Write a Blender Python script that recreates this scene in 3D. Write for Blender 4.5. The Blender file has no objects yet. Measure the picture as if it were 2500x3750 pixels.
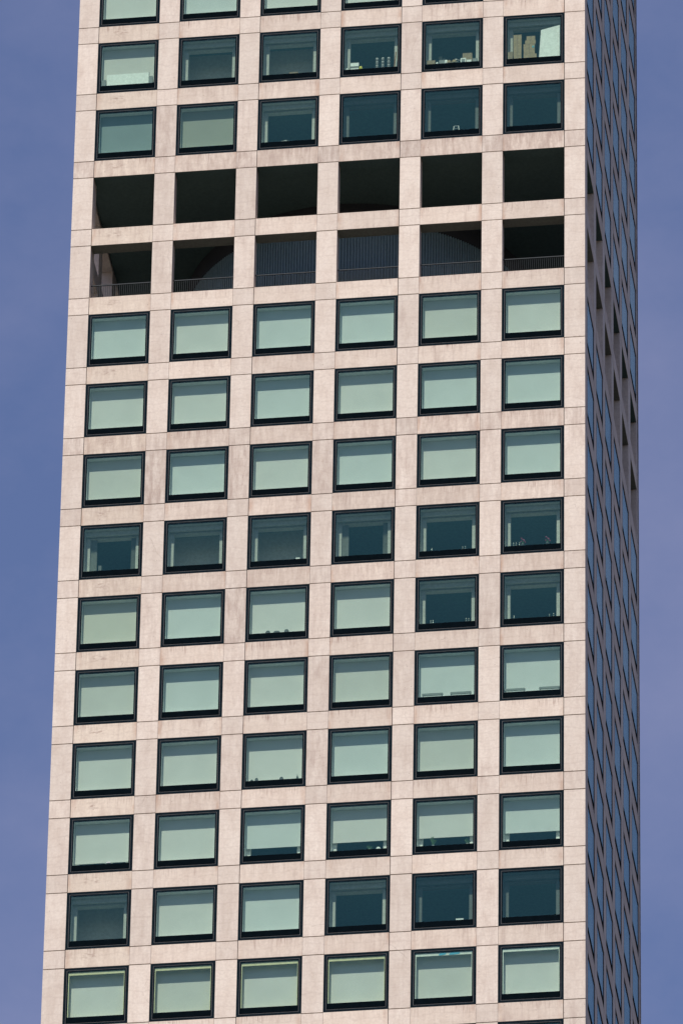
import bpy, math, random
from mathutils import Vector, Matrix
random.seed(7)
sc = bpy.context.scene
COL = sc.collection

# ------------------------------------------------------------------ dimensions (metres)
W = 28.5                 # side of the square tower
P = W / 6.247            # bay pitch
CW = W - 6 * P           # column width
OW = P - CW              # opening width
F = 4.626                # storey height
BH = 1.115               # beam height
OH = F - BH              # opening height
DEP = 0.8                # depth of columns and beams
Z0 = 299.7               # height of beam 0 above the street
HALF = W / 2

# ------------------------------------------------------------------ camera
cam = bpy.data.cameras.new('camera')
camo = bpy.data.objects.new('camera', cam)
COL.objects.link(camo)
az, el, roll = -0.1409, 0.5845, 0.0175
f = Vector((math.sin(az) * math.cos(el), math.cos(az) * math.cos(el), math.sin(el)))
r = f.cross(Vector((0, 0, 1))).normalized()
u = r.cross(f)
r2 = r * math.cos(roll) + u * math.sin(roll)
u2 = -r * math.sin(roll) + u * math.cos(roll)
m = Matrix((r2, u2, -f)).transposed().to_4x4()
m.translation = Vector((71.4568, -395.6993, Z0 - 298.0595))
camo.matrix_world = m
cam.sensor_fit = 'VERTICAL'
cam.sensor_height = 36.0
cam.sensor_width = 24.0
cam.lens = 36.0 * 32597.58 / 3750.0
cam.clip_start = 1.0
cam.clip_end = 20000.0
sc.camera = camo

# ------------------------------------------------------------------ sky and sun
SUN_EL, SUN_AZ = math.radians(59.0), math.radians(12.0)      # azimuth: left of the front face's normal
sdir = Vector((-math.sin(SUN_AZ) * math.cos(SUN_EL), -math.cos(SUN_AZ) * math.cos(SUN_EL), math.sin(SUN_EL)))
world = bpy.data.worlds.new('World')
sc.world = world
world.use_nodes = True
wt = world.node_tree
wt.nodes.clear()
wo = wt.nodes.new('ShaderNodeOutputWorld')
bg = wt.nodes.new('ShaderNodeBackground')
sky = wt.nodes.new('ShaderNodeTexSky')
sky.sky_type = 'NISHITA'
sky.sun_disc = False
sky.sun_elevation = SUN_EL
sky.sun_rotation = math.atan2(sdir.x, sdir.y)
sky.altitude = 50
sky.air_density = 1.0
sky.dust_density = 0.8
sky.ozone_density = 1.0
bg.inputs['Strength'].default_value = 0.055
tint = wt.nodes.new('ShaderNodeMix'); tint.data_type = 'RGBA'; tint.blend_type = 'MULTIPLY'
tint.inputs[0].default_value = 1.0
tint.inputs[7].default_value = (0.85, 0.79, 0.95, 1)
# a thin veil of high cloud, everywhere the same kind
tc = wt.nodes.new('ShaderNodeTexCoord')
mp = wt.nodes.new('ShaderNodeMapping'); mp.inputs['Scale'].default_value = (16, 16, 24)
nz = wt.nodes.new('ShaderNodeTexNoise'); nz.inputs['Scale'].default_value = 1.0
nz.inputs['Detail'].default_value = 7.0; nz.inputs['Roughness'].default_value = 0.6
mr = wt.nodes.new('ShaderNodeMapRange'); mr.inputs[1].default_value = 0.35; mr.inputs[2].default_value = 0.8
mr.inputs[3].default_value = 0.0; mr.inputs[4].default_value = 0.24
veil = wt.nodes.new('ShaderNodeMix'); veil.data_type = 'RGBA'
veil.inputs[7].default_value = (4.6, 4.2, 5.6, 1)
L = wt.links.new
L(sky.outputs[0], tint.inputs[6])
L(tc.outputs['Generated'], mp.inputs[0]); L(mp.outputs[0], nz.inputs['Vector']); L(nz.outputs[0], mr.inputs[0])
L(mr.outputs[0], veil.inputs[0]); L(tint.outputs[2], veil.inputs[6])
L(veil.outputs[2], bg.inputs[0]); L(bg.outputs[0], wo.inputs[0])

sun = bpy.data.lights.new('sun', 'SUN')
sun.energy = 3.2
sun.angle = math.radians(0.5)
sun.color = (1.0, 0.945, 0.87)
suno = bpy.data.objects.new('sun', sun)
COL.objects.link(suno)
suno.location = (0, -60, Z0 + 200)
suno.rotation_euler = (-sdir).to_track_quat('-Z', 'Y').to_euler()

sc.view_settings.view_transform = 'Standard'
sc.view_settings.look = 'None'
sc.view_settings.exposure = 1.25
sc.view_settings.gamma = 1.0
sc.view_settings.use_curve_mapping = False
sc.render.engine = 'CYCLES'
sc.cycles.max_bounces = 10
sc.cycles.diffuse_bounces = 4
sc.cycles.transparent_max_bounces = 16

# ------------------------------------------------------------------ materials
def new_mat(name):
    mt = bpy.data.materials.new(name)
    mt.use_nodes = True
    nt = mt.node_tree
    b = nt.nodes['Principled BSDF']
    return mt, nt, b

def math_node(nt, op, a, b=None, clamp=False):
    n = nt.nodes.new('ShaderNodeMath'); n.operation = op; n.use_clamp = clamp
    for i, v in enumerate((a, b)):
        if v is None: continue
        if isinstance(v, (int, float)): n.inputs[i].default_value = v
        else: nt.links.new(v, n.inputs[i])
    return n.outputs[0]

def noise(nt, vec, scale, detail=4.0, rough=0.55, stretch=(1, 1, 1)):
    mpn = nt.nodes.new('ShaderNodeMapping'); mpn.inputs['Scale'].default_value = stretch
    n = nt.nodes.new('ShaderNodeTexNoise'); n.inputs['Scale'].default_value = scale
    n.inputs['Detail'].default_value = detail; n.inputs['Roughness'].default_value = rough
    nt.links.new(vec, mpn.inputs[0]); nt.links.new(mpn.outputs[0], n.inputs['Vector'])
    return n.outputs[0]

def ramp(nt, v, lo, hi, a=0.0, b=1.0):
    n = nt.nodes.new('ShaderNodeMapRange'); n.interpolation_type = 'SMOOTHSTEP'
    n.inputs[1].default_value = lo; n.inputs[2].default_value = hi
    n.inputs[3].default_value = a; n.inputs[4].default_value = b
    nt.links.new(v, n.inputs[0])
    return n.outputs[0]

def mix(nt, fac, a, b, mode='MIX'):
    n = nt.nodes.new('ShaderNodeMix'); n.data_type = 'RGBA'; n.blend_type = mode
    for i, v in ((0, fac), (6, a), (7, b)):
        if isinstance(v, (int, float)): n.inputs[i].default_value = v
        elif isinstance(v, tuple): n.inputs[i].default_value = (*v, 1)
        else: nt.links.new(v, n.inputs[i])
    return n.outputs[2]

def concrete(name, base, streak, blotch, top_run=0.0, patch=0.0):
    mt, nt, b = new_mat(name)
    pos = nt.nodes.new('ShaderNodeNewGeometry').outputs['Position']
    oi = nt.nodes.new('ShaderNodeObjectInfo').outputs['Random']
    tcn = nt.nodes.new('ShaderNodeTexCoord')
    big = noise(nt, pos, 0.16, 4, 0.6)
    mid = noise(nt, pos, 1.1, 6, 0.65, (1, 1, 0.55))
    fine = noise(nt, pos, 6.5, 7, 0.75)
    runs = noise(nt, pos, 1.0, 5, 0.62, (5.5, 5.5, 0.35))
    runs2 = noise(nt, pos, 1.0, 4, 0.6, (15, 15, 0.8))
    c = mix(nt, ramp(nt, mid, 0.3, 0.75), base, tuple(x * k for x, k in zip(base, (0.87, 0.835, 0.815))))
    # faint form-board lifts
    wv = nt.nodes.new('ShaderNodeTexWave'); wv.wave_type = 'BANDS'; wv.bands_direction = 'Z'
    wv.inputs['Scale'].default_value = 0.55; wv.inputs['Distortion'].default_value = 6.0; wv.inputs['Detail'].default_value = 4
    nt.links.new(pos, wv.inputs['Vector'])
    c = mix(nt, ramp(nt, wv.outputs['Fac'], 0.93, 1.0, 0, 0.12), c, (0.26, 0.2, 0.175))
    # water runs
    zone = ramp(nt, big, 0.4, 0.68, 0.25, 1.0)
    rf = math_node(nt, 'MULTIPLY', ramp(nt, runs, 0.47, 0.74), zone)
    rf = math_node(nt, 'MULTIPLY', rf, streak)
    c = mix(nt, rf, c, (0.27, 0.195, 0.17))
    at_ = nt.nodes.new('ShaderNodeAttribute'); at_.attribute_type = 'OBJECT'; at_.attribute_name = 'stain'
    soak = noise(nt, pos, 1.0, 6, 0.7, (3.2, 3.2, 0.7))
    sf = math_node(nt, 'MULTIPLY', ramp(nt, soak, 0.3, 0.75), at_.outputs['Fac'])
    c = mix(nt, sf, c, (0.24, 0.165, 0.135))
    bf = math_node(nt, 'MULTIPLY', ramp(nt, mid, 0.5, 0.78), math_node(nt, 'MULTIPLY', ramp(nt, big, 0.46, 0.66), blotch))
    c = mix(nt, bf, c, (0.29, 0.215, 0.19))
    if top_run:
        sep = nt.nodes.new('ShaderNodeSeparateXYZ'); nt.links.new(tcn.outputs['Object'], sep.inputs[0])
        drop = math_node(nt, 'MULTIPLY', runs, 1.5)
        d = math_node(nt, 'SUBTRACT', math_node(nt, 'ADD', sep.outputs[2], drop), 0.55)
        tf = math_node(nt, 'MULTIPLY', ramp(nt, d, 0.1, 0.7), math_node(nt, 'MULTIPLY', ramp(nt, runs2, 0.42, 0.7), ramp(nt, noise(nt, pos, 0.55, 3, 0.6), 0.4, 0.66, 0.15, 1.0)))
        c = mix(nt, math_node(nt, 'MULTIPLY', tf, top_run), c, (0.25, 0.165, 0.135))
        ex = math_node(nt, 'ABSOLUTE', sep.outputs[0])
        ef = math_node(nt, 'MULTIPLY', ramp(nt, ex, 1.3, 1.72), ramp(nt, noise(nt, pos, 1.0, 4, 0.6, (1.6, 1.6, 0.5)), 0.42, 0.7))
        c = mix(nt, math_node(nt, 'MULTIPLY', ef, 0.75), c, (0.36, 0.22, 0.15))
        if patch:
            # a scuffed repair patch about a third along the beam
            px = math_node(nt, 'ABSOLUTE', math_node(nt, 'ADD', sep.outputs[0], 0.45))
            pz = math_node(nt, 'ABSOLUTE', math_node(nt, 'SUBTRACT', sep.outputs[2], 0.12))
            pm = math_node(nt, 'MULTIPLY', ramp(nt, px, 0.55, 0.2), ramp(nt, pz, 0.3, 0.08))
            sc_n = noise(nt, pos, 1.0, 3, 0.6, (3.2, 3.2, 8.0))
            pm = math_node(nt, 'MULTIPLY', pm, ramp(nt, sc_n, 0.42, 0.72))
            c = mix(nt, math_node(nt, 'MULTIPLY', pm, patch), c, (0.22, 0.15, 0.12))
    # hairline cracks
    warp = nt.nodes.new('ShaderNodeMix'); warp.data_type = 'VECTOR'; warp.inputs[0].default_value = 0.25
    nn = nt.nodes.new('ShaderNodeTexNoise'); nn.inputs['Scale'].default_value = 1.3; nn.inputs['Detail'].default_value = 5
    nt.links.new(pos, nn.inputs['Vector']); nt.links.new(pos, warp.inputs[4]); nt.links.new(nn.outputs['Color'], warp.inputs[5])
    vo = nt.nodes.new('ShaderNodeTexVoronoi'); vo.feature = 'DISTANCE_TO_EDGE'; vo.inputs['Scale'].default_value = 0.62
    nt.links.new(warp.outputs[1], vo.inputs['Vector'])
    cf = math_node(nt, 'MULTIPLY', ramp(nt, vo.outputs['Distance'], 0.008, 0.002), ramp(nt, noise(nt, pos, 0.45, 2), 0.6, 0.68, 0, 0.3))
    c = mix(nt, cf, c, (0.14, 0.1, 0.085))
    # sparse bug holes
    vh = nt.nodes.new('ShaderNodeTexVoronoi'); vh.inputs['Scale'].default_value = 1.7
    nt.links.new(pos, vh.inputs['Vector'])
    c = mix(nt, ramp(nt, vh.outputs['Distance'], 0.065, 0.03, 0, 0.55), c, (0.17, 0.12, 0.105))
    # pours differ slightly
    t = ramp(nt, oi, 0, 1, 0.925, 1.045)
    hs = nt.nodes.new('ShaderNodeHueSaturation')
    nt.links.new(t, hs.inputs['Value']); nt.links.new(c, hs.inputs['Color'])
    c = mix(nt, ramp(nt, fine, 0.35, 0.7, 0, 0.33), hs.outputs[0], (0.3, 0.24, 0.21))
    nt.links.new(c, b.inputs['Base Color'])
    b.inputs['Roughness'].default_value = 0.85
    b.inputs['Specular IOR Level'].default_value = 0.2
    bp = nt.nodes.new('ShaderNodeBump'); bp.inputs['Strength'].default_value = 0.25; bp.inputs['Distance'].default_value = 0.02
    nt.links.new(fine, bp.inputs['Height']); nt.links.new(bp.outputs[0], b.inputs['Normal'])
    return mt

BASE = (0.585, 0.515, 0.447)
M = {}
M['col'] = concrete('concrete_column', BASE, 0.26, 0.45)
M['beam'] = concrete('concrete_beam', (0.59, 0.51, 0.432), 0.45, 0.5, 0.95)
M['beam_patched'] = concrete('concrete_beam_patched', (0.585, 0.507, 0.418), 0.5, 0.6, 0.75, 0.75)

def simple(name, col, rough=0.6, metal=0.0, var=0.08, scale=6.0, spec=0.5):
    mt, nt, b = new_mat(name)
    pos = nt.nodes.new('ShaderNodeNewGeometry').outputs['Position']
    n = noise(nt, pos, scale, 4, 0.6)
    c = mix(nt, ramp(nt, n, 0.3, 0.7), col, tuple(x * (1 - 2 * var) for x in col))
    nt.links.new(c, b.inputs['Base Color'])
    b.inputs['Roughness'].default_value = rough
    b.inputs['Metallic'].default_value = metal
    b.inputs['Specular IOR Level'].default_value = spec
    return mt

M['frame'] = simple('dark_bronze_frame', (0.007, 0.013, 0.018), 0.9, 0.0, 0.15, 3.0, 0.0)
M['bead'] = simple('aluminium_bead', (0.13, 0.125, 0.125), 0.7, 0.0)
M['vent'] = simple('black_vent', (0.0025, 0.005, 0.007), 0.9, 0.0, 0.1, 3.0, 0.0)
M['liner'] = simple('grey_plaster', (0.52, 0.52, 0.49), 0.9, spec=0.1)
M['liner_blind'] = simple('brightened_plaster', (0.85, 0.85, 0.82), 0.9, spec=0.1)  # same plaster, lightened in colour to lift the shade on drawn blinds
M['liner_dark'] = simple('unlit_plaster', (0.17, 0.18, 0.175), 0.9, spec=0.1)  # same plaster, lack of light put into a darker colour
M['liner_white'] = simple('white_board_lining', (0.86, 0.86, 0.8), 0.8, spec=0.2)
M['liner_cream'] = simple('cream_board_lining', (0.8, 0.72, 0.46), 0.8, spec=0.2)
for k, c in {'pale': (0.70, 0.68, 0.665), 'cool': (0.655, 0.675, 0.68), 'warm': (0.64, 0.61, 0.55), 'grey': (0.65, 0.63, 0.605),
             'olive': (0.34, 0.35, 0.31), 'teal': (0.25, 0.31, 0.32)}.items():
    M['blind_' + k] = simple('blind_fabric_' + k, c, 0.95, 0, 0.03, 0.8, 0.05)
M['slab'] = simple('slab_plaster', (0.14, 0.25, 0.24), 0.9, spec=0.1)
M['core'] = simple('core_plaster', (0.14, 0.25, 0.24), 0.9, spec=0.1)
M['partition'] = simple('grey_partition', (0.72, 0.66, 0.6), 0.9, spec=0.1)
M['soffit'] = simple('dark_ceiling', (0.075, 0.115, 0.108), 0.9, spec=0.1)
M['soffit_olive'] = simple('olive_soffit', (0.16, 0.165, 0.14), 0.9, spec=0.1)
M['drum'] = simple('blue_grey_sheet_metal', (0.2, 0.29, 0.31), 0.7, 0.0)
M['top_band'] = simple('dark_top_band', (0.03, 0.033, 0.036), 0.8)
M['rail'] = simple('grey_steel_rail', (0.008, 0.014, 0.019), 0.8, 0.0)
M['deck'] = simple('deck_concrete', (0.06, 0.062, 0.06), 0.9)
M['dark_glazing'] = simple('dark_glazing', (0.02, 0.03, 0.04), 0.1)
M['ground'] = simple('city_ground', (0.08, 0.08, 0.078), 0.95, 0, 0.3, 0.02, 0.1)
M['card'] = simple('cardboard', (0.40, 0.30, 0.18), 0.9, 0, 0.12, 9.0)
M['card_dark'] = simple('dark_cardboard', (0.33, 0.25, 0.16), 0.9, 0, 0.12, 9.0)
M['white'] = simple('white_card', (0.86, 0.87, 0.85), 0.6)
M['greyitem'] = simple('grey_board', (0.22, 0.24, 0.24), 0.7)
M['dark'] = simple('dark_plastic', (0.03, 0.04, 0.045), 0.5)
M['yellow'] = simple('yellow_plastic', (0.75, 0.66, 0.06), 0.5)
M['teal'] = simple('teal_label', (0.02, 0.3, 0.36), 0.5)
M['cyan'] = simple('cyan_tape', (0.05, 0.42, 0.62), 0.6)
M['pink'] = simple('pink_petals', (0.4, 0.08, 0.19), 0.7)
M['leaf'] = simple('leaf_green', (0.05, 0.12, 0.04), 0.7)
M['jar'] = simple('pale_jar', (0.13, 0.145, 0.135), 0.25)
M['curtain'] = simple('grey_curtain', (0.4, 0.42, 0.4), 0.95)
M['wood'] = simple('wood_stick', (0.35, 0.2, 0.11), 0.7)

def glass():
    mt, nt, b = new_mat('green_tinted_glass')
    nt.nodes.remove(b)
    out = nt.nodes['Material Output']
    g = nt.nodes.new('ShaderNodeNewGeometry')
    dt = nt.nodes.new('ShaderNodeVectorMath'); dt.operation = 'DOT_PRODUCT'
    nt.links.new(g.outputs['Normal'], dt.inputs[0]); nt.links.new(g.outputs['Incoming'], dt.inputs[1])
    c = math_node(nt, 'ABSOLUTE', dt.outputs['Value'])
    p5 = math_node(nt, 'POWER', math_node(nt, 'SUBTRACT', 1.0, c, True), 5.0)
    fr = math_node(nt, 'ADD', math_node(nt, 'MULTIPLY', p5, 0.8), 0.055, True)
    tr = nt.nodes.new('ShaderNodeBsdfTransparent'); tr.inputs[0].default_value = (0.812, 0.86, 0.82, 1)
    gl = nt.nodes.new('ShaderNodeBsdfGlossy'); gl.inputs['Roughness'].default_value = 0.0
    nt.links.new(mix(nt, math_node(nt, 'MULTIPLY', p5, 1.7, True), (0.34, 0.88, 0.78), (0.72, 0.9, 0.83)), gl.inputs['Color'])
    ms = nt.nodes.new('ShaderNodeMixShader')
    nt.links.new(fr, ms.inputs[0]); nt.links.new(tr.outputs[0], ms.inputs[1]); nt.links.new(gl.outputs[0], ms.inputs[2])
    nt.links.new(ms.outputs[0], out.inputs[0])
    return mt
M['glass'] = glass()

# ------------------------------------------------------------------ mesh helpers
class MB:
    def __init__(self): self.v, self.f, self.mi, self.k = [], [], [], 0
    def box(self, x0, x1, y0, y1, z0, z1):
        n = len(self.v)
        self.v += [(x0, y0, z0), (x1, y0, z0), (x1, y1, z0), (x0, y1, z0), (x0, y0, z1), (x1, y0, z1), (x1, y1, z1), (x0, y1, z1)]
        self.f += [(n, n+3, n+2, n+1), (n+4, n+5, n+6, n+7), (n, n+1, n+5, n+4), (n+1, n+2, n+6, n+5), (n+2, n+3, n+7, n+6), (n+3, n, n+4, n+7)]
        return self
    def ring(self, x0, x1, z0, z1, wl, wr, wb, wtp, y0, y1):
        """A rectangular ring in the xz plane; butt joints, no overlaps."""
        self.box(x0, x0 + wl, y0, y1, z0, z1)
        self.box(x1 - wr, x1, y0, y1, z0, z1)
        if wb: self.box(x0 + wl, x1 - wr, y0, y1, z0, z0 + wb)
        if wtp: self.box(x0 + wl, x1 - wr, y0, y1, z1 - wtp, z1)
        return self
    def lathe(self, prof, cx=0, cy=0, n=12, z=0):
        s = len(self.v)
        for (rr, zz) in prof:
            for i in range(n):
                a = 2 * math.pi * i / n
                self.v.append((cx + rr * math.cos(a), cy + rr * math.sin(a), z + zz))
        for j in range(len(prof) - 1):
            for i in range(n):
                a, b2 = s + j*n + i, s + j*n + (i+1) % n
                self.f.append((a, b2, b2 + n, a + n))
        self.f.append(tuple(s + i for i in range(n))[::-1])
        self.f.append(tuple(s + (len(prof)-1)*n + i for i in range(n)))
        return self
    def bar(self, p, q, w):
        p, q = Vector(p), Vector(q)
        d = (q - p).normalized()
        a = d.orthogonal().normalized() * w / 2
        b2 = d.cross(a).normalized() * w / 2
        n = len(self.v)
        for c in (p, q):
            for s1, s2 in ((-1, -1), (1, -1), (1, 1), (-1, 1)):
                self.v.append(tuple(c + a * s1 + b2 * s2))
        self.f += [(n, n+3, n+2, n+1), (n+4, n+5, n+6, n+7)] + [(n+i, n+(i+1) % 4, n+4+(i+1) % 4, n+4+i) for i in range(4)]
        return self
    def prism(self, poly, y0, y1):
        """poly: (x, z) points, extruded in y."""
        n, k = len(self.v), len(poly)
        self.v += [(x, y0, z) for x, z in poly] + [(x, y1, z) for x, z in poly]
        self.f += [tuple(range(n, n+k)), tuple(range(n+k, n+2*k))[::-1]]
        self.f += [(n+(i+1) % k, n+i, n+k+i, n+k+(i+1) % k) for i in range(k)]
        return self
    def mesh(self, name, mat):
        me = bpy.data.meshes.new(name)
        me.from_pydata(self.v, [], self.f)
        me.materials.append(mat)
        me.update()
        return me

def add(name, me, parent=None, loc=(0, 0, 0), rz=0.0, **props):
    o = bpy.data.objects.new(name, me)
    COL.objects.link(o)
    o.location = loc
    o.rotation_euler = (0, 0, rz)
    if parent is not None: o.parent = parent
    for k, v in props.items(): o[k] = v
    return o

def copy_tree(src, parent=None):
    c = src.copy(); COL.objects.link(c); c.parent = parent
    for ch in src.children: copy_tree(ch, c)
    return c

# ------------------------------------------------------------------ ground
g = MB()
g.v = [(-9000, -9000, 0), (9000, -9000, 0), (9000, 9000, 0), (-9000, 9000, 0)]
g.f = [(0, 1, 2, 3)]
add('ground', g.mesh('ground', M['ground']), kind='structure')

# ------------------------------------------------------------------ the tower
tower = add('skyscraper', None, None, (0, 0, 0))
tower['label'] = 'tall square skyscraper of pale pinkish concrete, gridded with windows and two open floors'
tower['category'] = 'skyscraper'

R_TOP_SIDE, R_TOP_FRONT, R_BOT = -7, -1, 16
OPEN = (3, 4)
def ztop(i): return Z0 - i * F          # top of beam i, bottom of the openings of row i
GH, GV, GVW = 0.052, 0.012, 0.034

_cache = {}
def cached(key, fn):
    if key not in _cache: _cache[key] = fn()
    return _cache[key]

def cbox(sx, sy, sz, mat, nm):
    return cached((round(sx, 4), round(sy, 4), round(sz, 4), mat, nm),
                  lambda: MB().box(-sx/2, sx/2, -sy/2, sy/2, -sz/2, sz/2).mesh(nm, M[mat]))

STAIN_BEAM = {2: .75, 6: .6, 7: .4, 8: .5, 9: .3, 11: .3, 13: .25}
STAIN_COL = {(7, 1): .8, (7, 2): .7, (7, 3): .5, (7, 4): .45, (7, 5): .4, (2, 1): .6, (2, 2): .3, (3, 1): .25, (9, 1): .55, (9, 2): .6, (9, 3): .5,
             (9, 4): .3, (10, 2): .3, (10, 3): .5, (10, 4): .45, (11, 2): .35, (11, 3): .5, (8, 3): .3, (1, 3): .25, (9, 5): .4, (2, 4): .2}
def stain_of(i, k, table, lo=.0, hi=.25):
    v = table.get((i, k), table.get(i, 0.0))
    return max(0.0, v * random.uniform(.7, 1.15)) if v else random.uniform(lo, hi)

def jit(): return random.uniform(-0.003, 0.003)

# front face columns, joint blocks and beams
for i in range(R_TOP_SIDE, R_BOT + 1):
    zt = ztop(i)
    cols = range(7) if i >= R_TOP_FRONT else (6,)
    for k in cols:
        dy = CW if k in (0, 6) else DEP
        x = k * P + CW / 2
        j = 0 if k in (0, 6) else jit()
        add('joint_block', cbox(CW, dy, BH - GH, 'col', 'joint_block'), tower, (x, dy/2 + j, zt - BH/2), stain=stain_of(i, k, STAIN_BEAM))
        add('column_panel', cbox(CW, dy, OH - GH, 'col', 'column_panel'), tower, (x, dy/2 + j, zt + OH/2), stain=stain_of(i, k, STAIN_COL))
    if i >= R_TOP_FRONT:
        for k in range(6):
            gl = GVW if k in (0, 2) else GV
            gr = GVW if k in (3, 5) else GV
            w = OW - gl - gr
            mat = 'beam_patched' if k == 0 else 'beam'
            add('beam_panel', cbox(w, DEP, BH, mat, 'beam_panel'), tower, (k*P + CW + gl + w/2, DEP/2 + jit(), zt - BH/2), stain=stain_of(i, k, STAIN_BEAM))

# right face: five inner columns, the rear corner, beams between
for i in range(R_TOP_SIDE, R_BOT + 1):
    zt = ztop(i)
    for k in range(1, 7):
        dx = CW if k == 6 else DEP
        y = k * P + CW / 2
        xo = W - dx / 2
        add('joint_block', cbox(dx, CW, BH - GH, 'col', 'joint_block'), tower, (xo, y, zt - BH/2))
        add('column_panel', cbox(dx, CW, OH - GH, 'col', 'column_panel'), tower, (xo, y, zt + OH/2))
    for k in range(6):
        w = OW - 2 * GV
        add('beam_panel', cbox(w, DEP, BH, 'beam', 'beam_panel'), tower, (W - DEP/2, k*P + CW + OW/2, zt - BH/2), math.pi/2)

# left and rear faces, and the plain run of storeys above and below the picture
def face_grid(mb, gz, axis, at, rows, skip_open=True):
    for i in rows:
        zt = ztop(i)
        for k in range(0, 7):
            lo, hi = k*P, k*P + CW
            if axis == 'x': mb.box(lo, hi, at, at + DEP, zt - BH, zt + OH - 0.002)
            else: mb.box(at, at + DEP, lo, hi, zt - BH, zt + OH - 0.002)
        for k in range(6):
            lo, hi = k*P + CW + 0.004, (k+1)*P - 0.004
            if axis == 'x': mb.box(lo, hi, at + .006, at + DEP - .006, zt - BH, zt)
            else: mb.box(at + .006, at + DEP - .006, lo, hi, zt - BH, zt)
            if not (skip_open and i in OPEN):
                if axis == 'x': gz.box(lo, hi, at + .3, at + .5, zt, zt + OH - 0.004)
                else: gz.box(at + .3, at + .5, lo, hi, zt, zt + OH - 0.004)

mb, gz = MB(), MB()
face_grid(mb, gz, 'x', W - DEP, range(R_TOP_SIDE, R_BOT + 1))
r_f = add('rear_facade', mb.mesh('rear_facade', M['col']), tower, kind='stuff')
add('dark_glazing', gz.mesh('dark_glazing', M['dark_glazing']), r_f, kind='stuff')
mb, gz = MB(), MB()
def left_rows():
    for i in range(R_TOP_SIDE, R_BOT + 1):
        zt = ztop(i)
        for k in range(1, 6):
            mb.box(0, DEP, k*P, k*P + CW, zt - BH, zt + OH - 0.002)
        for k in range(6):
            lo, hi = k*P + CW + 0.004, (k+1)*P - 0.004
            mb.box(.006, DEP - .006, lo, hi, zt - BH, zt)
            if i not in OPEN: gz.box(.3, .5, lo, hi, zt, zt + OH - 0.004)
        if i < R_TOP_FRONT:
            for k in range(6):
                mb.box(k*P, k*P + CW, 0, DEP, zt - BH, zt + OH - 0.002)
                mb.box(k*P + CW + .004, (k+1)*P - .004, .006, DEP - .006, zt - BH, zt)
                gz.box(k*P + CW + .004, (k+1)*P - .004, .3, .5, zt, zt + OH - .004)
left_rows()
l_f = add('left_facade', mb.mesh('left_facade', M['col']), tower, kind='stuff')
add('dark_glazing', gz.mesh('dark_glazing', M['dark_glazing']), l_f, kind='stuff')

def shaft(name, rows):
    mb, gz = MB(), MB()
    za, zb = ztop(rows[-1]) - BH, ztop(rows[0]) + OH
    for k in range(7):
        for (x, y) in {(k*P, 0), (k*P, W - CW), (0, k*P), (W - CW, k*P)}:
            mb.box(x, x + CW, y, y + CW, za, zb - .004)
    for i in rows:
        zt = ztop(i)
        for k in range(6):
            lo, hi = k*P + CW + .004, (k+1)*P - .004
            mb.box(lo, hi, .004, DEP, zt - BH, zt); mb.box(lo, hi, W - DEP, W - .004, zt - BH, zt)
            mb.box(.004, DEP, lo, hi, zt - BH, zt); mb.box(W - DEP, W - .004, lo, hi, zt - BH, zt)
    gz.box(.12, W - .12, .12, W - .12, za + .01, zb - .02)
    s = add(name, mb.mesh(name, M['col']), tower, kind='stuff')
    add('dark_glazing', gz.mesh('dark_glazing', M['dark_glazing']), s, kind='stuff')
n_low = int((ztop(R_BOT) - BH) // F)
shaft('lower_storeys', list(range(R_BOT + 1, R_BOT + 1 + n_low)))
shaft('upper_storeys', list(range(R_TOP_SIDE - 20, R_TOP_SIDE)))

# floors and core inside
for i in range(R_TOP_SIDE, R_BOT + 1):
    if i == 3: continue
    me = cached('slab', lambda: MB().box(-HALF + .82, HALF - .82, -HALF + .82, HALF - .82, -BH + .28, 0).mesh('floor_slab', M['slab']))
    add('floor_slab', me, tower, (HALF, HALF, ztop(i)))
    if i not in OPEN:
        me = cached('core', lambda: MB().box(-HALF + 7, HALF - 7, -HALF + 7, HALF - 7, 0.002, F - BH + .276).mesh('core_wall', M['core']))
        add('core_wall', me, tower, (HALF, HALF, ztop(i)))

# the two open floors: dark ceiling, ribbed drum with a dark band round its top, deck
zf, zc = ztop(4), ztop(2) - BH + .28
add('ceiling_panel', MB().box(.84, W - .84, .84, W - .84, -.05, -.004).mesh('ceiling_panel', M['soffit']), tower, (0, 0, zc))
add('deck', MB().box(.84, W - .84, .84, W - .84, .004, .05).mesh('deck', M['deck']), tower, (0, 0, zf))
RD, NR = 9.9, 370
d = MB()
pts = []
for i in range(NR):
    a0 = 2*math.pi*i/NR; st = 2*math.pi/NR
    for fr, rr in ((0, RD), (.42, RD), (.5, RD - .1), (.92, RD - .1)):
        pts.append((rr*math.cos(a0 + fr*st), rr*math.sin(a0 + fr*st)))
n = len(pts)
H = zc - zf - .11
d.v = [(x, y, 0) for x, y in pts] + [(x, y, H) for x, y in pts]
d.f = [(i, (i+1) % n, n + (i+1) % n, n + i) for i in range(n)]
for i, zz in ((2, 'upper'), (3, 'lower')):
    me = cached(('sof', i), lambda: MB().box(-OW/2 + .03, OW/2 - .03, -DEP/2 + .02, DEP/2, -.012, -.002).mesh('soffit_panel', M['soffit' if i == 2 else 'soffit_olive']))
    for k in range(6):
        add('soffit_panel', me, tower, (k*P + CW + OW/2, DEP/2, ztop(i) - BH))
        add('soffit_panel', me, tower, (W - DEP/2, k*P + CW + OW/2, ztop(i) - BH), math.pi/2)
drum = add('ribbed_drum', d.mesh('ribbed_drum', M['drum']), tower, (HALF, HALF, zf + .052), kind='stuff')
cl = MB()
N = 128
cp = [(9.93, 0.0), (9.93, 1.2)]
for rr, zz in cp + [(9.82, 0.0)]:
    cl.v += [(rr*math.cos(2*math.pi*i/N), rr*math.sin(2*math.pi*i/N), zz) for i in range(N)]
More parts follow.
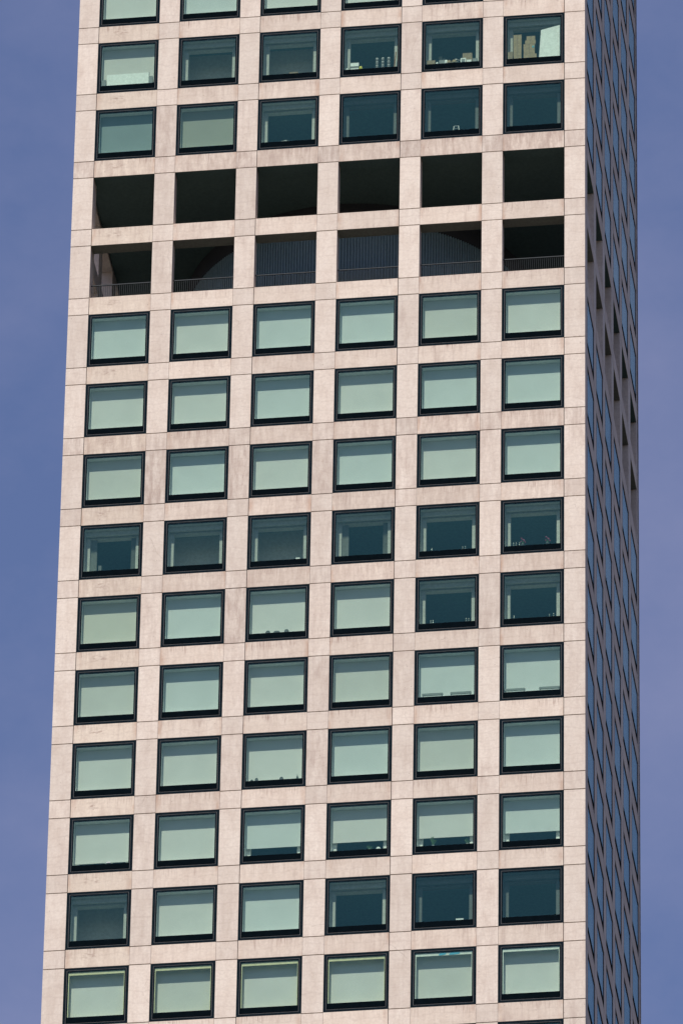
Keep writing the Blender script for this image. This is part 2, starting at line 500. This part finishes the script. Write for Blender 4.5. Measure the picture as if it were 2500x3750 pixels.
for i in range(N):
    q = (i+1) % N
    cl.f += [(i, q, N+q, N+i), (2*N+i, 2*N+q, q, i)]
add('drum_top_band', cl.mesh('drum_top_band', M['top_band']), tower, (HALF, HALF, zc - .06 - 1.2))

# railings of the lower open floor
def railing(loc, rz):
    rm = cached('rail', lambda: MB().box(.02, OW - .02, .43, .49, 1.08, 1.13).mesh('railing', M['rail']))
    def bal():
        b = MB()
        nb = 31
        for q in range(nb):
            x = .06 + (OW - .12) * q / (nb - 1)
            b.box(x - .007, x + .007, .453, .467, .06, 1.078)
        b.box(.02, OW - .02, .44, .48, .02, .058)
        return b.mesh('baluster_row', M['rail'])
    bm_ = cached('bal', bal)
    o = add('railing', rm, tower, loc, rz)
    add('baluster_row', bm_, o, kind='stuff')
for k in range(6):
    railing((k*P + CW, 0, ztop(4)), 0)
    railing((W, k*P + CW, ztop(4)), math.pi/2)

# ------------------------------------------------------------------ windows
GX0, GX1 = .23, OW - .23          # glass, in the opening's own coordinates
GZ0, GZ1 = .54, OH - .25
REC = .008
Y_GL, Y_BL, Y_SU = .022, .40, .55

me_frame = MB()
me_frame.ring(.002, OW - .002, .004, OH - .014, .143, .143, .141, .135, REC, .1)
me_frame.ring(.172, OW - .172, .172, OH - .172, .058, .058, .366, .078, REC + .008, .1)
me_frame = me_frame.mesh('window', M['frame'])
me_bead = MB().ring(.147, OW - .147, .147, OH - .153, .009, .009, .009, .009, REC - .003, .09).mesh('glazing_bead', M['bead'])
mv = MB()
for q in range(6):
    z = .185 + q * .058
    mv.box(.19, OW - .19, REC + .001, REC + .0078, z, z + .036)
me_vent = mv.mesh('vent_slats', M['vent'])
me_pane = MB().box(GX0 + .001, GX1 - .001, Y_GL, Y_GL + .02, GZ0 + .001, GZ1 - .001).mesh('glass_pane', M['glass'])
def lining(mat, nm='lining'):
    b = MB().ring(GX0 - .1, GX1 + .1, GZ0 - .1, GZ1 + .1, .1, .1, .1, .1, .102, Y_SU - .002)
    b.ring(GX0 - .1, GX1 + .1, GZ0 - .1, GZ1 + .1, .1 + .25, .1 + .24, .1, .1 + .34, Y_SU, .86)
    return b.mesh(nm, M[mat])
me_lin = {k: lining(k) for k in ('liner', 'liner_blind', 'liner_dark', 'liner_white', 'liner_cream')}
def blind(mat, lift):
    def fn():
        b = MB().box(GX0 + .012, GX1 - .012, Y_BL, Y_BL + .006, GZ0 + lift, GZ1 - .004)
        b.box(GX0 + .012, GX1 - .012, Y_BL - .012, Y_BL + .018, GZ0 + lift - .028, GZ0 + lift - .001)
        return b.mesh('roller_blind', M[mat])
    return cached(('blind', mat, lift), fn)
me_cas = MB().box(GX0 + .01, GX1 - .01, Y_BL - .06, Y_BL + .05, GZ1 - .27, GZ1 - .004).mesh('blind_cassette', M['liner'])
me_cas_d = MB().box(GX0 + .01, GX1 - .01, Y_BL - .06, Y_BL + .05, GZ1 - .27, GZ1 - .004).mesh('blind_cassette', M['liner_dark'])
me_sill = MB().box(GX0 - .02, GX1 + .02, .215, .84, GZ0 + .004, GZ0 + .10).mesh('window_sill', M['liner_white'])
def curtain(x0, x1):
    b = MB()
    nf = 7
    top, bot = [], []
    ptsc = [(x0 + (x1 - x0) * q / (2*nf), .66 + (.035 if q % 2 else -.035)) for q in range(2*nf + 1)]
    b.v = [(x, y, GZ0 + .12) for x, y in ptsc] + [(x, y, GZ1 - .3) for x, y in ptsc] + \
          [(x, y + .02, GZ0 + .12) for x, y in ptsc] + [(x, y + .02, GZ1 - .3) for x, y in ptsc]
    k = len(ptsc)
    b.f = [(q, q+1, k+q+1, k+q) for q in range(k-1)] + [(2*k+q+1, 2*k+q, 3*k+q, 3*k+q+1) for q in range(k-1)]
    return b.mesh('curtain', M['curtain'])

# what each front window shows: a blind's cloth and how far it is raised, or a dark room
B = lambda c, lift=0.0: ('blind', c, lift)
D = ('room', 'liner', 0)
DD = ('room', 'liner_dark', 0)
GRID = {
    -1: [B('pale')] * 6, 0: [B('pale'), B('cool'), B('pale'), B('pale'), B('cool'), B('pale')],
    1: [B('grey'), D, D, D, D, D],
    2: [B('teal'), B('olive'), D, DD, DD, DD],
    5: [B('cool'), B('pale'), B('cool'), B('cool'), B('grey'), B('pale')],
    6: [B('pale'), B('pale'), B('cool'), B('pale'), B('cool'), B('cool')],
    7: [B('grey'), B('cool'), B('pale'), B('cool'), B('pale'), B('cool')],
    8: [D, D, D, D, D, D],
    9: [B('warm'), B('cool'), B('pale'), B('pale'), D, D],
    10: [B('grey'), B('cool'), B('pale'), B('grey'), B('cool'), B('cool')],
    11: [B('pale'), B('pale'), B('pale'), B('cool'), B('grey'), B('cool')],
    12: [B('pale', .32), B('pale'), B('cool', .68), B('pale', .74), B('pale', .72), B('cool', .74)],
    13: [D, B('pale'), B('cool'), D, DD, DD],
    14: [B('pale'), B('grey'), B('pale'), B('pale'), B('grey'), B('pale')],
    15: [B('pale'), B('pale'), B('pale'), D, D, D],
    16: [B('pale')] * 6,
}
SILL = {(8, 0), (8, 4), (8, 5), (9, 4), (9, 5), (2, 2)}

def base_window(loc, rz):
    o = add('window', me_frame, tower, loc, rz)
    add('glazing_bead', me_bead, o)
    add('vent_slats', me_vent, o, kind='stuff')
    add('glass_pane', me_pane, o)
    return o

for row, cells in GRID.items():
    for k, (kind, mat, lift) in enumerate(cells):
        o = base_window((k*P + CW, 0, ztop(row)), 0)
        lin = 'liner_blind'
        if row == 14: lin = 'liner_cream' if k < 4 else 'liner_white'
        if kind == 'room': lin = mat
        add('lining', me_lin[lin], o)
        if kind == 'blind':
            add('roller_blind', blind('blind_' + mat, lift), o)
            if lift: o['label'] = 'window with its pale blind raised a little above the sill'
            elif mat in ('teal', 'olive'): o['label'] = 'window with a dim grey-green blind drawn'
        else:
            add('blind_cassette', me_cas_d if lin == 'liner_dark' else me_cas, o)
            o['label'] = 'dark window with its blind rolled up'
        if (row, k) in ((1, 1), (1, 2), (8, 1), (8, 2), (13, 0)):
            add('room_partition', cached('part', lambda: MB().box(.05, OW - .05, 2.2, 2.3, .01, OH + .26).mesh('room_partition', M['partition'])), o)
        if (row, k) in SILL: add('window_sill', me_sill, o)
        if (row, k) in ((8, 3), (8, 0)):
            add('curtain', cached(('cu', 0), lambda: curtain(GX0 + .27, GX0 + .62)), o)
            add('curtain', cached(('cu', 1), lambda: curtain(GX1 - .5, GX1 - .26)), o)
        if row == 14:
            bd = cached(('board', lin), lambda: MB().ring(GX0 + .004, GX1 - .004, GZ0 + .004, GZ1 - .004, .045, .03, 0, .17, .055, .08).mesh('pelmet_board', M[lin]))
            add('pelmet_board', bd, o)
        if (row, k) == (14, 4):
            z1, z0 = GZ1 - .02, GZ1 - .165
            for (a, b_) in ((1.22, 1.62), (1.76, 2.34)):
                a += GX0; b_ += GX0
                t = MB().prism([(a, z0 + .01), (a + .12, z0), (b_ - .06, z0 + .03), (b_, z0 + .08), (b_ - .02, z1), (a + .12, z1), (a + .03, z0 + .07)], .046, .053)
                add('tape_patch', t.mesh('tape_patch', M['cyan']), o)

for row in range(R_TOP_SIDE + 1, R_BOT + 1):
    if row in OPEN: continue
    for k in range(6):
        base_window((W, k*P + CW, ztop(row)), math.pi/2)

# ------------------------------------------------------------------ things standing in the windows
def at(row, k, x, y, sill=False):
    """World point on the inner sill: x metres from the glass's left edge, y metres behind the glass."""
    return (k*P + CW + GX0 + x, Y_GL + .02 + y, ztop(row) + GZ0 + (.10 if sill else 0.002))

def thing(name, me, loc, label, cat, group=None, rz=0.0):
    o = add(name, me, None, loc, rz)
    o['label'] = label; o['category'] = cat
    if group: o['group'] = group
    return o

def carton(w, d, h, mat='card'):
    b = MB().box(-w/2, w/2, -d/2, d/2, 0, h - .012)
    b.box(-w/2 - .004, -.006, -d/2 - .004, d/2 + .004, h - .012, h)
    b.box(.006, w/2 + .004, -d/2 - .004, d/2 + .004, h - .012, h)
    return b.mesh('cardboard_box', M[mat])

def put_carton(row, k, x0, x1, z, h, y, label, mat='card', tape=True, name='cardboard_box', group=None, d=.2, cat='box'):
    x, yy, zz = at(row, k, (x0 + x1)/2, y)
    o = thing(name, carton(x1 - x0, d, h, mat), (x, yy, zz + z), label, cat, group)
    if tape:
        add('packing_tape', MB().box(-.03, .03, -d/2 - .008, -d/2 - .0045, .01, h - .02).mesh('packing_tape', M['card_dark']), o)
    return o

# top right window with items: boxes and a white panel
put_carton(1, 5, .02, .29, 0, .52, .13, 'low brown box in the left corner of the box-filled window', 'card_dark')
g5 = 'cardboard boxes piled in the top right window'
for z, h, t in ((0, .62, 'bottom'), (.62, .62, 'middle'), (1.24, .58, 'top')):
    put_carton(1, 5, .31, .76, z, h, .34 if z else .33, t + ' box of the tall left stack beside the white panel window', 'card', group=g5)
for x0, x1, z, h, t in ((.88, 1.6, 0, .46, 'widest box, at the foot of the middle stack in the box-filled window'),
                        (.88, 1.5, .46, .3, 'second box up in the middle stack of the box-filled window'),
                        (.87, 1.5, .76, .38, 'box with a teal mark, third up in the middle stack'),
                        (.96, 1.55, 1.14, .26, 'fourth box up in the middle stack of the box-filled window'),
                        (1.04, 1.52, 1.40, .28, 'smallest box on top of the middle stack of boxes')):
    o = put_carton(1, 5, x0, x1, z, h, .34, t, 'card', group=g5)
    if 'teal' in t:
        add('teal_mark', MB().box(.17, .29, -.112, -.105, .1, .24).mesh('teal_mark', M['teal']), o)
pn = MB().prism([(1.74, 0), (2.9, 0), (2.9, 2.28), (1.86, 2.02)], 0, .03).mesh('white_sheet', M['white'])
x, y, z = at(1, 5, 0, .2)
o = thing('white_sheet', pn, (x, y, z), 'tall white board with a slanting top edge leaning in the window of boxes', 'board')
add('sheet_edge', MB().prism([(1.715, 0), (1.735, 0), (1.855, 2.02), (1.835, 2.02)], .0, .03).mesh('sheet_edge', M['greyitem']), o)

# cluttered sill, second window from the right
put_carton(1, 4, .02, .5, 0, .42, .3, 'brown box at the left end of the cluttered sill', 'card_dark')
put_carton(1, 4, 2.02, 2.55, 0, .86, .42, 'biggest brown box, behind the white box on the cluttered sill', 'card_dark')
o = put_carton(1, 4, 1.94, 2.24, 0, .34, .16, 'white box with a grey face in front of the biggest brown box', 'white', False, 'white_box')
add('grey_face', MB().box(-.1, .1, -.112, -.105, .08, .26).mesh('grey_face', M['greyitem']), o)
put_carton(1, 4, 2.28, 2.54, 0, .2, .16, 'low white packet right of the white box on the cluttered sill', 'white', False, 'white_packet', cat='packet')
put_carton(1, 4, 2.6, 2.86, 0, .3, .2, 'small grey box at the right end of the cluttered sill', 'greyitem', False, 'grey_box')
put_carton(1, 4, .72, 1.05, 0, .36, .25, 'grey box with ragged flaps left of the round basket', 'greyitem', False, 'open_box')
def tuft(h, w, mat, nme, nleaf=7):
    b = MB()
    for q in range(nleaf):
        a = q * 2.4
        b.bar((0, 0, 0), (math.cos(a)*w, math.sin(a)*w*.5, h * (0.6 + .4 * ((q * 7) % 5) / 4)), .035)
    return b.mesh(nme, M[mat])
x, y, z = at(1, 4, .86, .25)
thing('crumpled_paper', tuft(.26, .18, 'jar', 'crumpled_paper', 9), (x, y, z + .36), 'crumpled pale paper sticking up from the ragged grey box', 'paper')
def pot(rad, h, mat, nme, n=12):
    return MB().lathe([(rad*.7, 0), (rad, h*.35), (rad, h*.7), (rad*.75, h)], n=n).mesh(nme, M[mat])
for q, (x0, rad, h, mat, lab) in enumerate(((.62, .07, .2, 'white', 'small white cup standing out on the left of the cluttered sill'),
                                            (1.13, .1, .3, 'white', 'round white pot in the middle of the cluttered sill'),
                                            (1.3, .13, .24, 'card', 'left of two brown baskets on the cluttered sill'),
                                            (1.58, .15, .24, 'card', 'right of two brown baskets on the cluttered sill'),
                                            (1.77, .06, .2, 'jar', 'small pale jar between the baskets and the white box'))):
    nme = 'basket' if mat == 'card' else ('jar' if mat == 'jar' else 'pot')
    o = thing(nme, pot(rad, h, mat, nme), at(1, 4, x0, .16), lab, nme)
    add('rim', MB().lathe([(rad*.72, 0), (rad*.8, .01), (rad*.78, .025)]).mesh('rim', M['card_dark'] if mat == 'card' else M['greyitem']), o, (0, 0, h + .001))
x, y, z = at(1, 4, 0, .14)
thing('wooden_spoon', MB().bar((1.7, 0, .33), (1.94, .01, .24), .022).box(1.64, 1.72, -.012, .012, .31, .36).mesh('wooden_spoon', M['white']), (x, y, z), 'thin pale stick poking out left of the white box', 'stick')

# jars and books, third window from the right
o = put_carton(1, 3, .34, .8, 0, .14, .16, 'white box at the bottom of the small stack left of the jars', 'white', False, 'white_box')
o = put_carton(1, 3, .36, .79, .14, .12, .16, 'dark box in the middle of the small stack left of the jars', 'dark', False, 'dark_box')
o = put_carton(1, 3, .34, .8, .26, .24, .16, 'white box on top of the small stack left of the jars', 'white', False, 'white_box')
for x0, rad, h, mat, lab in ((.15, .075, .17, 'white', 'small white cup at the far left of the jar window'), (.91, .1, .24, 'yellow', 'yellow tub beside the white boxes in the jar window')):
    nme = 'cup' if mat == 'white' else 'tub'
    o = thing(nme, pot(rad, h, mat, nme), at(1, 3, x0, .13), lab, nme)
    add('rim', MB().lathe([(rad*.72, 0), (rad*.8, .012), (rad*.78, .02)]).mesh('rim', M['jar']), o, (0, 0, h + .001))
jar_me = MB().lathe([(.08, 0), (.105, .03), (.105, .155), (.075, .195)], n=14).mesh('glass_jar', M['jar'])
lid_me = MB().lathe([(.08, 0), (.084, .005), (.084, .035), (.07, .04)], n=14).mesh('lid', M['white'])
for s, (x0, lab) in enumerate(((1.83, 'left'), (2.15, 'middle'), (2.48, 'right'))):
    for t, tl in enumerate(('bottom', 'middle', 'top')):
        x, y, z = at(1, 3, x0, .1)
        o = thing('glass_jar', jar_me, (x, y, z + t * .24), f'pale glass jar, {tl} of the {lab} stack of three jars', 'jar', 'jars stacked in threes')
        add('lid', lid_me, o, (0, 0, .196))
x, y, z = at(1, 3, 0, .2)
o = thing('broom', MB().bar((2.78, 0, .12), (2.86, .05, 1.2), .05).mesh('broom', M['wood']), (x, y, z), 'brown stick leaning at the right edge of the jar window', 'broom')
add('bristles', MB().box(2.7, 2.86, -.05, .05, 0, .12).mesh('bristles', M['wood']), o)

# top left window: white board in front of the blind
x, y, z = at(1, 0, 0, .13)
o = thing('white_board', MB().box(.3, 2.66, 0, .04, 0, .84).mesh('white_board', M['white']), (x, y, z), 'wide white board standing along the bottom of the top left window', 'board')
add('board_edge', MB().box(2.662, 2.70, .0, .04, 0, .86).mesh('board_edge', M['greyitem']), o)
put_carton(1, 0, .02, .27, 0, .44, .14, 'grey block left of the wide white board', 'greyitem', False, 'grey_block', cat='block')
put_carton(1, 0, 2.72, 2.9, 0, .52, .14, 'grey block right of the wide white board', 'greyitem', False, 'grey_block', cat='block')
put_carton(1, 2, 1.45, 1.95, 0, .22, .25, 'low brown box alone on the sill left of the jar window', 'card_dark')

# row below: a pale stand, and a slim tripod
def stand():
    b = MB()
    b.bar((-.17, 0, 0), (-.12, .06, .42), .035); b.bar((.17, 0, 0), (.12, .06, .42), .035)
    b.bar((-.12, .06, .42), (.12, .06, .42), .03)
    return b.mesh('folding_stand', M['white'])
o = thing('folding_stand', stand(), at(2, 4, 1.72, .14), 'small white folding stand alone in a very dark window', 'stand')
add('ledge', MB().box(-.14, .14, -.0, .04, .2, .225).mesh('ledge', M['greyitem']), o)
o = thing('twig', MB().bar((-.3, 0, .02), (.1, .0, .1), .025).bar((-.1, 0, .06), (.3, 0, .03), .02).mesh('twig', M['white']), at(2, 2, 1.3, .18, True), 'pale crossed twigs on the sill above the open floors', 'twig')

# dark row in the middle
o = put_carton(8, 0, .8, .96, .1, .3, .2, 'pale upright box on the sill of the leftmost dark window', 'jar', False, 'pale_box')
put_carton(8, 2, 2.4, 2.62, 0, .14, .16, 'small white packet in the third window of the all dark row', 'white', False, 'white_packet', cat='packet')
def ornament(mat, h=.24):
    return MB().lathe([(.06, 0), (.065, .02), (.03, h*.4), (.05, h*.65), (.02, h)], n=10).mesh('ornament', M[mat])
orn = {m_: ornament(m_) for m_ in ('jar', 'white')}
for row, k, x0, lab in ((8, 4, .62, 'lone pale ornament at the left of the sill, window left of the pink flowers'),
                        (8, 4, 2.28, 'left ornament of a pair at the right, window left of the pink flowers'),
                        (8, 4, 2.42, 'right ornament of a pair at the right, window left of the pink flowers'),
                        (8, 5, .46, 'left of three pale ornaments beside pink flowers'),
                        (8, 5, .6, 'middle of three pale ornaments beside pink flowers'),
                        (8, 5, .78, 'right of three pale ornaments beside pink flowers'),
                        (9, 4, .6, 'outer pale ornament on the left, dark window below the plain dark sill'),
                        (9, 4, .72, 'inner pale ornament on the left, dark window below the plain dark sill'),
                        (9, 4, 2.5, 'left of two pale ornaments on the right of the lower dark sill'),
                        (9, 4, 2.64, 'right of two pale ornaments on the right of the lower dark sill'),
                        (9, 5, .5, 'pale ornament on the left, dark window below the pink flowers'),
                        (9, 5, 2.4, 'left pale ornament of two at the right, below the pink flowers'),
                        (9, 5, 2.62, 'right pale ornament of two at the right, below the pink flowers')):
    o = thing('ornament', orn['jar'], at(row, k, x0, .17, True), lab, 'ornament', 'small ornaments on dark window sills')
    s = 0.7 + .25 * random.random()
    o.scale = (s, s, s)
    add('base', MB().lathe([(.07, 0), (.07, .01)], n=10).mesh('base', M['greyitem']), o, (0, 0, -.0101))
def flower(loc, lab):
    o = thing('flower_pot', pot(.08, .12, 'jar', 'flower_pot'), loc, lab, 'flowers', 'pink flowers on the dark sill')
    b = MB()
    for q in range(9):
        a = q * 2.4; rr = .03 + .012 * q
        cx, cy, cz = rr*math.cos(a), rr*math.sin(a), .22 + .05 * ((q*5) % 4)
        b.lathe([(.02, 0), (.045, .02), (.04, .05), (.01, .065)], cx, cy, 7, cz)
    add('blossom', b.mesh('blossom', M['pink']), o)
    add('foliage', tuft(.22, .1, 'leaf', 'foliage', 8), o, (0, 0, .1))
flower(at(8, 5, .95, .17, True), 'left pot of pink flowers on the dark sill')
flower(at(8, 5, 2.28, .17, True), 'right pot of pink flowers on the dark sill')

# silhouettes in front of blinds
def gadget(w, h):
    b = MB().box(-w/2, w/2, -.06, .06, 0, h*.7)
    b.box(-w*.36, w*.36, -.05, .05, h*.7, h)
    return b.mesh('gadget', M['dark'])
for row, k, x0, w, h, lab in ((9, 2, .98, .24, .2, 'left dark gadget of three before the pale blind'),
                              (9, 2, 1.45, .34, .16, 'wide low dark gadget in the middle of three'),
                              (9, 2, 1.98, .24, .22, 'right dark gadget of three before the pale blind'),
                              (11, 2, .3, .16, .13, 'small dark gadget at the left end, before a pale blind'),
                              (11, 2, .55, .17, .22, 'dark upright gadget second from the left before a pale blind'),
                              (11, 2, 1.88, .2, .2, 'dark gadget right of centre before a pale blind')):
    o = thing('gadget', gadget(w, h), at(row, k, x0, .12), lab, 'gadget', 'dark gadgets in front of pale blinds')
    add('lens', MB().lathe([(.02, 0), (.03, .01), (.028, .03)], n=10).mesh('lens', M['greyitem']), o, (0, 0, h + .001))
o = thing('bottle', MB().lathe([(.05, 0), (.06, .03), (.06, .18), (.02, .24), (.02, .32)], n=12).mesh('bottle', M['jar']), at(11, 2, 2.72, .13), 'pale bottle at the right end of the sill with dark gadgets', 'bottle')
add('cap', MB().lathe([(.024, 0), (.024, .04)], n=10).mesh('cap', M['white']), o, (0, 0, .321))
def rack(w):
    b = MB().box(-w/2, w/2, -.05, .05, .17, .27)
    b.box(-w/2 + .03, -w/2 + .07, -.02, .02, 0, .17).box(w/2 - .07, w/2 - .03, -.02, .02, 0, .17)
    return b.mesh('low_rack', M['greyitem'])
rk = rack(1.12)
for k, x0, lab in ((4, .74, 'left grey bar before the blind, window left of the corner window'), (4, 2.25, 'right grey bar before the blind, window left of the corner window'),
                   (5, .56, 'left grey bar before the blind in the corner window'), (5, 2.42, 'right grey bar before the blind in the corner window')):
    o = thing('low_rack', rk, at(10, k, x0, .14), lab, 'rack', 'long grey bars in front of blinds')
    add('top_strip', MB().box(-.54, .54, -.045, .045, .271, .285).mesh('top_strip', M['jar']), o)

# under the raised blinds
def dome(mat, rad=.13):
    return MB().lathe([(rad, 0), (rad*.96, rad*.5), (rad*.72, rad*.95), (rad*.3, rad*1.15)], n=16).mesh('dome_lamp', M[mat])
o = thing('dome_lamp', dome('white'), at(12, 3, 2.52, .2), 'small white dome lamp under a half raised blind', 'lamp')
o.location.z += .06
add('base', MB().lathe([(.08, 0), (.08, .058)], n=12).mesh('base', M['jar']), o, (0, 0, -.06))
o = thing('white_dish', MB().lathe([(.1, 0), (.2, .05), (.21, .09)], n=16).mesh('white_dish', M['white']), at(12, 0, 1.92, .15), 'white dish under the barely raised blind at the left', 'dish')
add('dish_foot', MB().lathe([(.06, 0), (.07, .02)], n=12).mesh('dish_foot', M['white']), o, (0, 0, -.0001))
def plant(loc, lab, h=.36):
    o = thing('potted_plant', pot(.09, .14, 'greyitem', 'potted_plant'), loc, lab, 'plant', 'small plants under raised blinds')
    add('foliage', tuft(h, .16, 'leaf', 'foliage', 12), o, (0, 0, .12))
plant(at(12, 4, .85, .2), 'dark spiky plant under the raised blind left of the corner', .5)
plant(at(12, 4, 2.66, .2), 'dark plant at the right end under the raised blind', .28)
plant(at(12, 3, 2.05, .24), 'small plant left of the white dome lamp', .22)
put_carton(13, 4, 2.1, 2.5, 0, .13, .15, 'flat white packet in a dark window near the bottom', 'white', False, 'white_packet', cat='packet')
